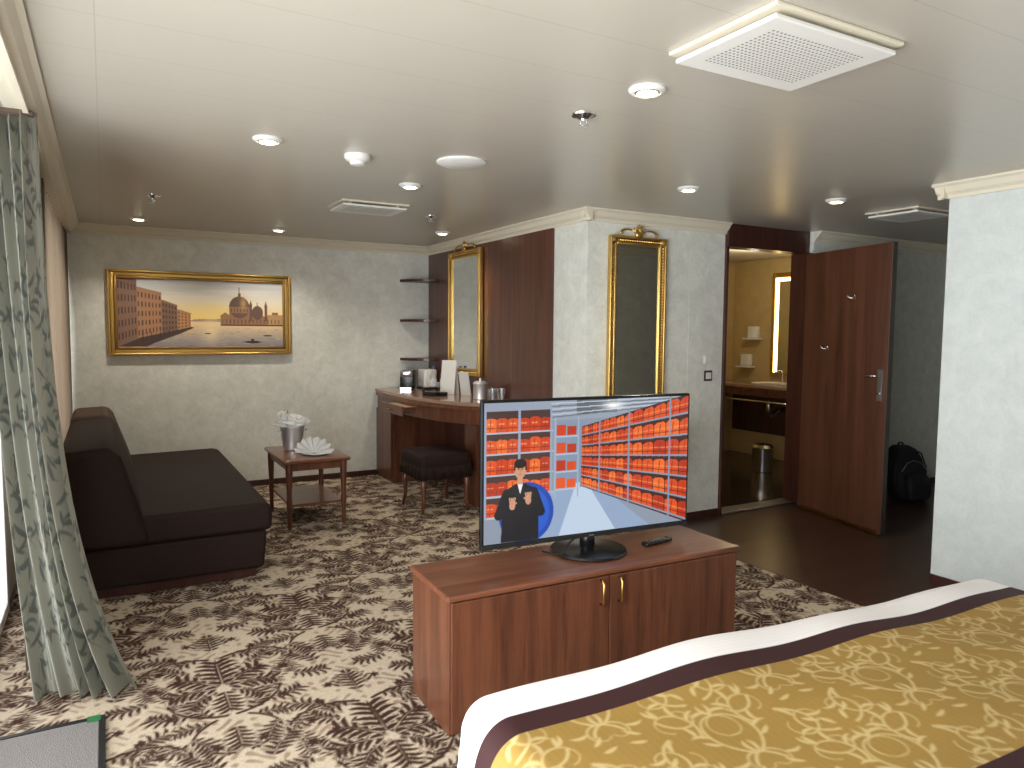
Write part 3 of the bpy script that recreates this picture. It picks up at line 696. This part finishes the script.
# ================================================================= BED  (local: foot-left corner at origin)
bd=root("double_bed",(.72,1.585,0),-.04)
BW,BL,bz=2.17,2.15,.60
box("base",.06,BW-.06,-BL+.04,-.08,.08,.30,M_wooddk,bd,.01)
box("mattress",.03,BW-.03,-BL,-.05,.30,bz-.045,M_linen,bd,.05,4)
for i,(x,y) in enumerate(((.15,-BL+.15),(BW-.15,-BL+.15),(.15,-.2),(BW-.15,-.2))): lathe("foot_%d"%i,[(.03,0),(.03,.073)],(x,y,.007),M_wooddk,bd,16)
box("headboard",-.1,BW+.1,-BL-.10,-BL-.03,.007,1.15,M_woodx,bd,.02)
T2,stroke,dot,leaf,stem=scrollset(.52,.46,.004)
def swirl(x,y,a,l,k0,k1):
    stroke(x,y,a,l,k0,k1,.0042);p=stroke(x,y,a,l,k0,k1,.003)
    for j in(3,6): 
        q=p[int(len(p)*j/10)];s=-1 if k0>0 else 1
        stroke(q[0],q[1],q[2]+s*.6,.05,s*14,s*40,.0055,'l')
swirl(.01,-.05,.6,.34,5,30);swirl(.08,.04,2.2,.24,-9,-34);swirl(.16,.06,-.4,.24,-8,-36);swirl(.12,-.10,-1.2,.20,10,44);swirl(.22,.14,1.2,.20,-10,-44);swirl(.03,.16,.2,.2,8,38)
for (x,y,a) in((.06,.0,.3),(.19,.0,-.9),(.20,.11,.5),(.13,-.05,-1.6),(.02,-.14,-.5),(.24,-.05,1.8)): stroke(x,y,a,.04,12,12,.006,'l')
rad=.085
nx,ny=600,460
S,Tt=np.meshgrid(np.linspace(-.32,BW+.30,nx),np.concatenate([np.linspace(-BL,-1.0,60),np.linspace(-.995,.32,ny-60)]))
qx=np.clip(S,rad,BW-rad);qy=np.minimum(Tt,-rad);dx=S-qx;dy=Tt-qy;L_=np.hypot(dx,dy)+1e-9
ang=np.minimum(L_/rad,math.pi/2);out=rad*np.sin(ang);drop=rad*(1-np.cos(ang))+np.maximum(0,L_-rad*math.pi/2)
flare=.03*np.clip((drop-.06)/.3,0,1)
wr=(.010*np.sin(S*23+3*np.sin(Tt*4))+.010*np.sin(Tt*21+2*np.sin(S*5)))*np.clip(drop/.25,0,1)
PX=qx+dx/L_*(out+flare+wr);PY=qy+dy/L_*(out+flare+wr)
puff=.010*np.sin(S*3.1+.5)*np.sin(Tt*4+1)+.005*np.sin(S*9+2*Tt)*np.sin(Tt*11+S)
edge_=np.exp(-((Tt+.08)/.14)**2)*(.024*np.exp(-((S-.85)/.5)**2)+.006*np.sin(S*11))
PZ=bz-drop+(puff+edge_)*np.clip(1-drop/.2,0,1)
white=s2l((232,229,228));pur=s2l((54,29,30));g0=s2l((150,120,60));g1=s2l((188,166,114))
m=sample(T2,.004,S,Tt)[...,None]
strp=.5+.5*np.sin(S*330)[...,None]
gold=(g0*(.95+.05*strp))*(1-m)+g1*m
C=np.broadcast_to(white,gold.shape).copy()
C=C*(.97+.03*(np.sin(Tt*400)>0)[...,None])
tt=Tt[...,None]
C=np.where((tt<-.165)&(tt>-.84),pur,C);C=np.where((tt<-.235)&(tt>-.765),gold,C)
o=gridmesh("duvet_with_bed_runner",np.stack([PX,PY,PZ],-1),vcol("bed_textile",.65,bump=.1,spec=.25),bd,C)
for i,x in enumerate((.55,BW-.55)): blob("pillow_%d"%i,(x,-BL+.28,bz+.10),(.36,.24,.09),M_linen,bd,.08,2,4)
# ================================================================= OPEN DOOR
hx,hy=5.21,4.165;fx,fy=4.995,3.255
dl=math.hypot(fx-hx,fy-hy);an=math.atan2(fy-hy,fx-hx)
dr=root("door_1",(hx,hy,0),an)
box("leaf",0,dl,-.022,.022,.012,2.165,M_wooddoor,dr,.004)
box("edge_metal",dl-.001,dl+.003,-.02,.02,.012,2.165,M_steel,dr)
box("kick_plate",.03,dl-.03,-.0245,-.022,.012,.035,M_brass,dr)
for sd in(-1,1):
    y=sd*.022
    box("lock_plate_%d"%sd,dl-.085,dl-.035,min(y,y+sd*.01),max(y,y+sd*.01),1.0,1.24,M_steel,dr,.004)
    tube("lever_%d"%sd,[(dl-.06,y,1.19),(dl-.06,y+sd*.05,1.19),(dl-.08,y+sd*.055,1.19),(dl-.18,y+sd*.055,1.185)],[.011,.011,.011,.009],M_chrome,dr)
    lathe("thumb_turn_%d"%sd,[(.014,0),(.014,.014)],(dl-.06,y+sd*.01,1.06),M_chrome,dr,16,rot=(-sd*math.pi/2,0,0))
def hook(nm,lx,z):
    for s in(-1,1):
        tube("%s_prong_%d"%(nm,s),[(lx,-.022,z),(lx+s*.018,-.04,z-.005),(lx+s*.035,-.052,z+.006),(lx+s*.04,-.052,z+.022)],[.006,.005,.005,.007],M_chrome,dr)
    box(nm+"_plate",lx-.018,lx+.018,-.028,-.022,z-.014,z+.014,M_chrome,dr,.003)
hook("hook_upper",dl*(1-.385),1.78);hook("hook_lower",dl*(1-.684),1.38)
for i,z in enumerate((.25,1.1,1.95)): lathe("hinge_%d"%i,[(.009,0),(.009,.1)],(-.002,-.0,z),M_steel,dr,12)
def switch(nm,loc,rz,frame=False):
    r=root(nm,loc,rz);box("plate",-.042,.042,-.008,0,-.042,.042,M_wooddk if frame else M_white,r,.003);box("rocker",-.028,.028,-.013,-.008,-.026,.026,M_white,r,.003)
sw=root("light_switch",(4.215,YF,1.285));box("plate",-.05,.05,-.008,0,-.035,.035,M_white,sw,.003);box("rocker_1",-.04,-.002,-.013,-.008,-.025,.025,M_white,sw,.002);box("rocker_2",.002,.04,-.013,-.008,-.025,.025,M_white,sw,.002)
switch("power_socket",(4.215,YF,1.155),0,True)
switch("light_switch",(7.1,YF-.07,1.15),0)
# ================================================================= BATHROOM FITTINGS
bl=BX
vn=root("bathroom_vanity")
vp=[(bl-.002,6.55),(6.42,6.55),(6.36,6.3),(6.34,6.0),(6.36,5.4),(6.40,5.0),(bl-.002,5.0)]
prism("counter",vp,.88,.92,M_marble,vn,.008);prism("apron",[(bl-.004,6.53),(6.46,6.53),(6.40,6.3),(6.38,6.0),(6.40,5.42),(6.44,5.02),(bl-.004,5.02)],.79,.88,M_woodx,vn)
box("back_panel",bl-.03,bl-.004,5.0,6.55,.3,.79,M_wooddk,vn)
lathe("basin",[(.2,.0),(.21,.012),(.19,.012),(.15,-.0)],(6.62,5.75,.92),M_white,vn,32)
tube("tap",[(6.82,5.75,.92),(6.82,5.75,1.04),(6.78,5.75,1.07),(6.70,5.75,1.05)],.012,M_chrome,vn)
tube("trap_pipe",[(6.6,5.75,.79),(6.6,5.75,.6),(6.66,5.75,.55),(6.72,5.75,.6),(6.86,5.75,.62)],.025,M_chrome,vn)
tube("towel_rail",[(6.42,6.2,.80),(6.33,6.2,.74),(6.33,5.1,.74),(6.42,5.1,.80)],.011,M_chrome,vn)
ml=root("illuminated_mirror")
ym=5.98
box("glass",bl-.02,bl-.012,5.0,ym-.09,1.05,2.1,M_mirror,ml);box("back",bl-.012,bl-.001,4.96,ym,1.0,2.2,M_gold,ml)
box("light_left",bl-.026,bl-.012,ym-.085,ym-.045,1.04,2.14,M_glow2,ml);box("light_top",bl-.026,bl-.012,5.0,ym-.09,2.105,2.14,M_glow2,ml);box("frame_left",bl-.04,bl-.012,ym-.045,ym,1.0,2.2,M_gold,ml,.005);box("frame_bottom",bl-.04,bl-.012,4.96,ym-.045,1.0,1.04,M_gold,ml,.005);box("frame_top",bl-.04,bl-.012,4.96,ym-.045,2.145,2.2,M_gold,ml,.005)
for k,(y,z) in enumerate(((6.24,1.44),(6.34,1.10))):
    d=root("soap_dispenser",(bl-.002,y,z));box("body",-.07,0,-.07,.07,0,.14,M_white,d,.012,3);box("shelf",-.11,0,-.11,.11,-.02,-.002,M_white,d,.004)
wb=root("waste_bin",(6.16,5.42,.012));lathe("body",[(.10,0),(.105,.005),(.11,.25),(.112,.26)],(0,0,0),M_steel,wb,32);lathe("lid",[(.112,0),(.09,.03),(.02,.045)],(0,0,.26),M_chrome,wb,32)
# ================================================================= BACKPACK (tapered pack leaning on the wall)
bk=root("backpack",(6.34,3.92,0.0),-.25)
def pack(nm,secs,mat):
    vs=[];fs=[]
    for (z,hw,y0,y1) in secs:
        for q in range(16):
            a=2*math.pi*q/16;ca_,sa=math.cos(a),math.sin(a);sx=math.copysign(abs(ca_)**.5,ca_);sy=math.copysign(abs(sa)**.5,sa)
            vs.append((hw*sx,(y0+y1)/2+(y1-y0)/2*sy,z))
    for j in range(len(secs)-1):
        for q in range(16):
            a=j*16+q;b=j*16+(q+1)%16;fs.append((a,b,b+16,a+16))
    fs.append(tuple(range(16))[::-1]);fs.append(tuple((len(secs)-1)*16+q for q in range(16)))
    o=mesh(nm,vs,fs,mat,bk,True);return o
pack("body",[(0.0,.13,-.10,.06),(.02,.16,-.12,.08),(.12,.17,-.12,.09),(.26,.165,-.09,.11),(.38,.15,-.04,.13),(.45,.12,.0,.14),(.48,.07,.04,.13)],M_pack)
pack("front_pocket",[(.03,.10,-.17,-.08),(.05,.12,-.18,-.08),(.16,.125,-.18,-.07),(.23,.11,-.15,-.06),(.25,.08,-.12,-.05)],M_pack)
for s in(-1,1): tube("strap_%d"%s,[(s*.06,.04,.46),(s*.12,-.03,.42),(s*.165,-.04,.30),(s*.175,-.05,.16),(s*.15,-.03,.05)],.016,M_blackm,bk,8,.4)
tube("grab_handle",[(-.03,.09,.475),(-.02,.09,.505),(.02,.09,.505),(.03,.09,.475)],.007,M_blackm,bk)
tube("zip",[(-.14,-.085,.27),(-.07,-.075,.345),(0,-.068,.365),(.07,-.075,.345),(.14,-.085,.27)],.004,M_steel,bk,6)
dm=root("doormat");box("pile",-.47,-.06,2.3,3.08,.007,.017,M_mat,dm,.004)
for nm,a in(("border_far",(-.47,-.04,3.08,3.10)),("border_right",(-.06,-.04,2.3,3.08))): box(nm,*a,.007,.019,M_blackm,dm)
box("label",-.10,-.055,3.06,3.105,.0185,.02,M_green,dm)
# ================================================================= CEILING FIXTURES
def downlight(x,y,r=.05,e=12,spot=True):
    d=root("recessed_downlight",(x,y,H))
    lathe("ring",[(r*1.35,-.0),(r*1.35,-.006),(r*1.15,-.014),(r,-.016),(r*.9,-.004)],(0,0,0),M_white,d,32,cap=False)
    lathe("eyeball",[(r*.95,-.004),(r*.85,-.014),(r*.75,-.016)],(0,0,0),M_steel,d,28,cap=False)
    lathe("bulb",[(r*.78,-.014),(r*.7,-.019),(r*.3,-.022)],(0,0,0),M_glow,d,24)
    if spot:
        l=bpy.data.lights.new("lamp",'SPOT');l.energy=e;l.spot_size=2.3;l.spot_blend=.8;l.color=(1,.90,.76);l.shadow_soft_size=.04
        o=bpy.data.objects.new("lamp",l);COL.objects.link(o);o.parent=d;o.location=(0,0,-.04)
for x,y,s in((.68,3.52,12),(1.73,2.10,8),(1.63,4.17,0),(3.11,3.37,14),(4.20,3.16,0),(.26,6.54,24),(1.35,6.59,24),(2.65,6.0,22),(3.3,1.0,0),(.7,.6,0)): downlight(x,y,e=s,spot=s>0)
def grille(name,cx,cy,w,d):
    g=root(name,(cx,cy,H))
    box("back_tray",-w/2,w/2,-d/2,d/2,-.012,-.0005,M_trim,g,.003)
    box("plate",-w/2+.015,w/2-.015,-d/2+.015,d/2-.015,-.038,-.024,M_white,g,.004)
    for i,(x,y) in enumerate(((-1,-1),(1,-1),(1,1),(-1,1))): box("stud_%d"%i,x*w*.35-.01,x*w*.35+.01,y*d*.35-.01,y*d*.35+.01,-.024,-.012,M_white,g)
    bm=bmesh.new();nx_,ny_=int((w-.14)/.016),int((d-.14)/.016)
    for a in range(nx_):
        for b in range(ny_):
            bmesh.ops.create_circle(bm,cap_ends=True,radius=.0045,segments=6,matrix=Matrix.Translation((-(w-.14)/2+a*.016+.008,-(d-.14)/2+b*.016+.008,-.0384)))
    me=bpy.data.meshes.new("perforations");bm.to_mesh(me);bm.free();me.materials.append(plain("perforation_dark",(120,116,108),.8));o=bpy.data.objects.new("perforations",me);COL.objects.link(o);o.parent=g
grille("air_vent",1.835,1.585,.55,.42);grille("air_vent",1.64,5.0,.48,.36);grille("air_vent",5.05,3.2,.42,.40)
sm=root("smoke_detector",(1.13,3.61,H));lathe("body",[(.065,0),(.065,-.015),(.055,-.028),(.04,-.034),(.036,-.048),(.015,-.054)],(0,0,0),M_white,sm,32)
fd=root("ceiling_speaker",(1.64,3.47,H));lathe("disc",[(.13,0),(.13,-.006),(.115,-.014),(.02,-.016)],(0,0,0),M_white,fd,40)
for (x,y) in((1.71,2.47),(.30,5.37),(2.2,5.2)):
    sp=root("fire_sprinkler",(x,y,H));lathe("rose",[(.05,0),(.048,-.006),(.028,-.012),(.014,-.02),(.012,-.026)],(0,0,0),M_chrome,sp,24)
    tube("arm_1",[(.01,0,-.024),(.016,0,-.034),(.004,0,-.046)],.003,M_chrome,sp,6);tube("arm_2",[(-.01,0,-.024),(-.016,0,-.034),(-.004,0,-.046)],.003,M_chrome,sp,6)
    lathe("deflector",[(.02,-.046),(.02,-.049)],(0,0,0),M_chrome,sp,12)
# ================================================================= LIGHT
def area(name,loc,dirv,sx,sy,e,col):
    l=bpy.data.lights.new(name,'AREA');l.shape='RECTANGLE';l.size=sx;l.size_y=sy;l.energy=e;l.color=col
    o=bpy.data.objects.new(name,l);COL.objects.link(o);o.location=loc;o.rotation_euler=Vector(dirv).to_track_quat('-Z','Z').to_euler();return o
area("daylight_door",(-1.3,.6,1.25),(1,.5,-.02),4.2,2.2,250,(.95,.98,1.))
area("daylight_window",(-.85,5.75,1.4),(1,0,0),2.2,1.6,90,(.95,.98,1.))
def pt(name,loc,e,col,r=.08):
    l=bpy.data.lights.new(name,'POINT');l.energy=e;l.color=col;l.shadow_soft_size=r;o=bpy.data.objects.new(name,l);COL.objects.link(o);o.location=loc
pt("bathroom_lamp",(5.9,5.4,2.2),11,(1,.84,.56))
w=bpy.data.worlds.new("World");scene.world=w;w.use_nodes=True
bg=w.node_tree.nodes["Background"];bg.inputs[0].default_value=(.95,.98,1,1);bg.inputs[1].default_value=2.5
# ================================================================= CAMERA
cd=bpy.data.cameras.new("camera");cam=bpy.data.objects.new("camera",cd);COL.objects.link(cam);scene.camera=cam
R=Vector((.8720,-.4894,.0080));U=Vector((.0288,.0675,.9973));F=Vector((.4886,.8694,-.0729))
cam.matrix_world=Matrix(((R.x,U.x,-F.x,0),(R.y,U.y,-F.y,0),(R.z,U.z,-F.z,1.5),(0,0,0,1)))
cd.sensor_fit='HORIZONTAL';cd.sensor_width=36;cd.lens=723.8/1024*36;cd.clip_start=.02
scene.view_settings.view_transform='Standard'
scene.view_settings.exposure=.5
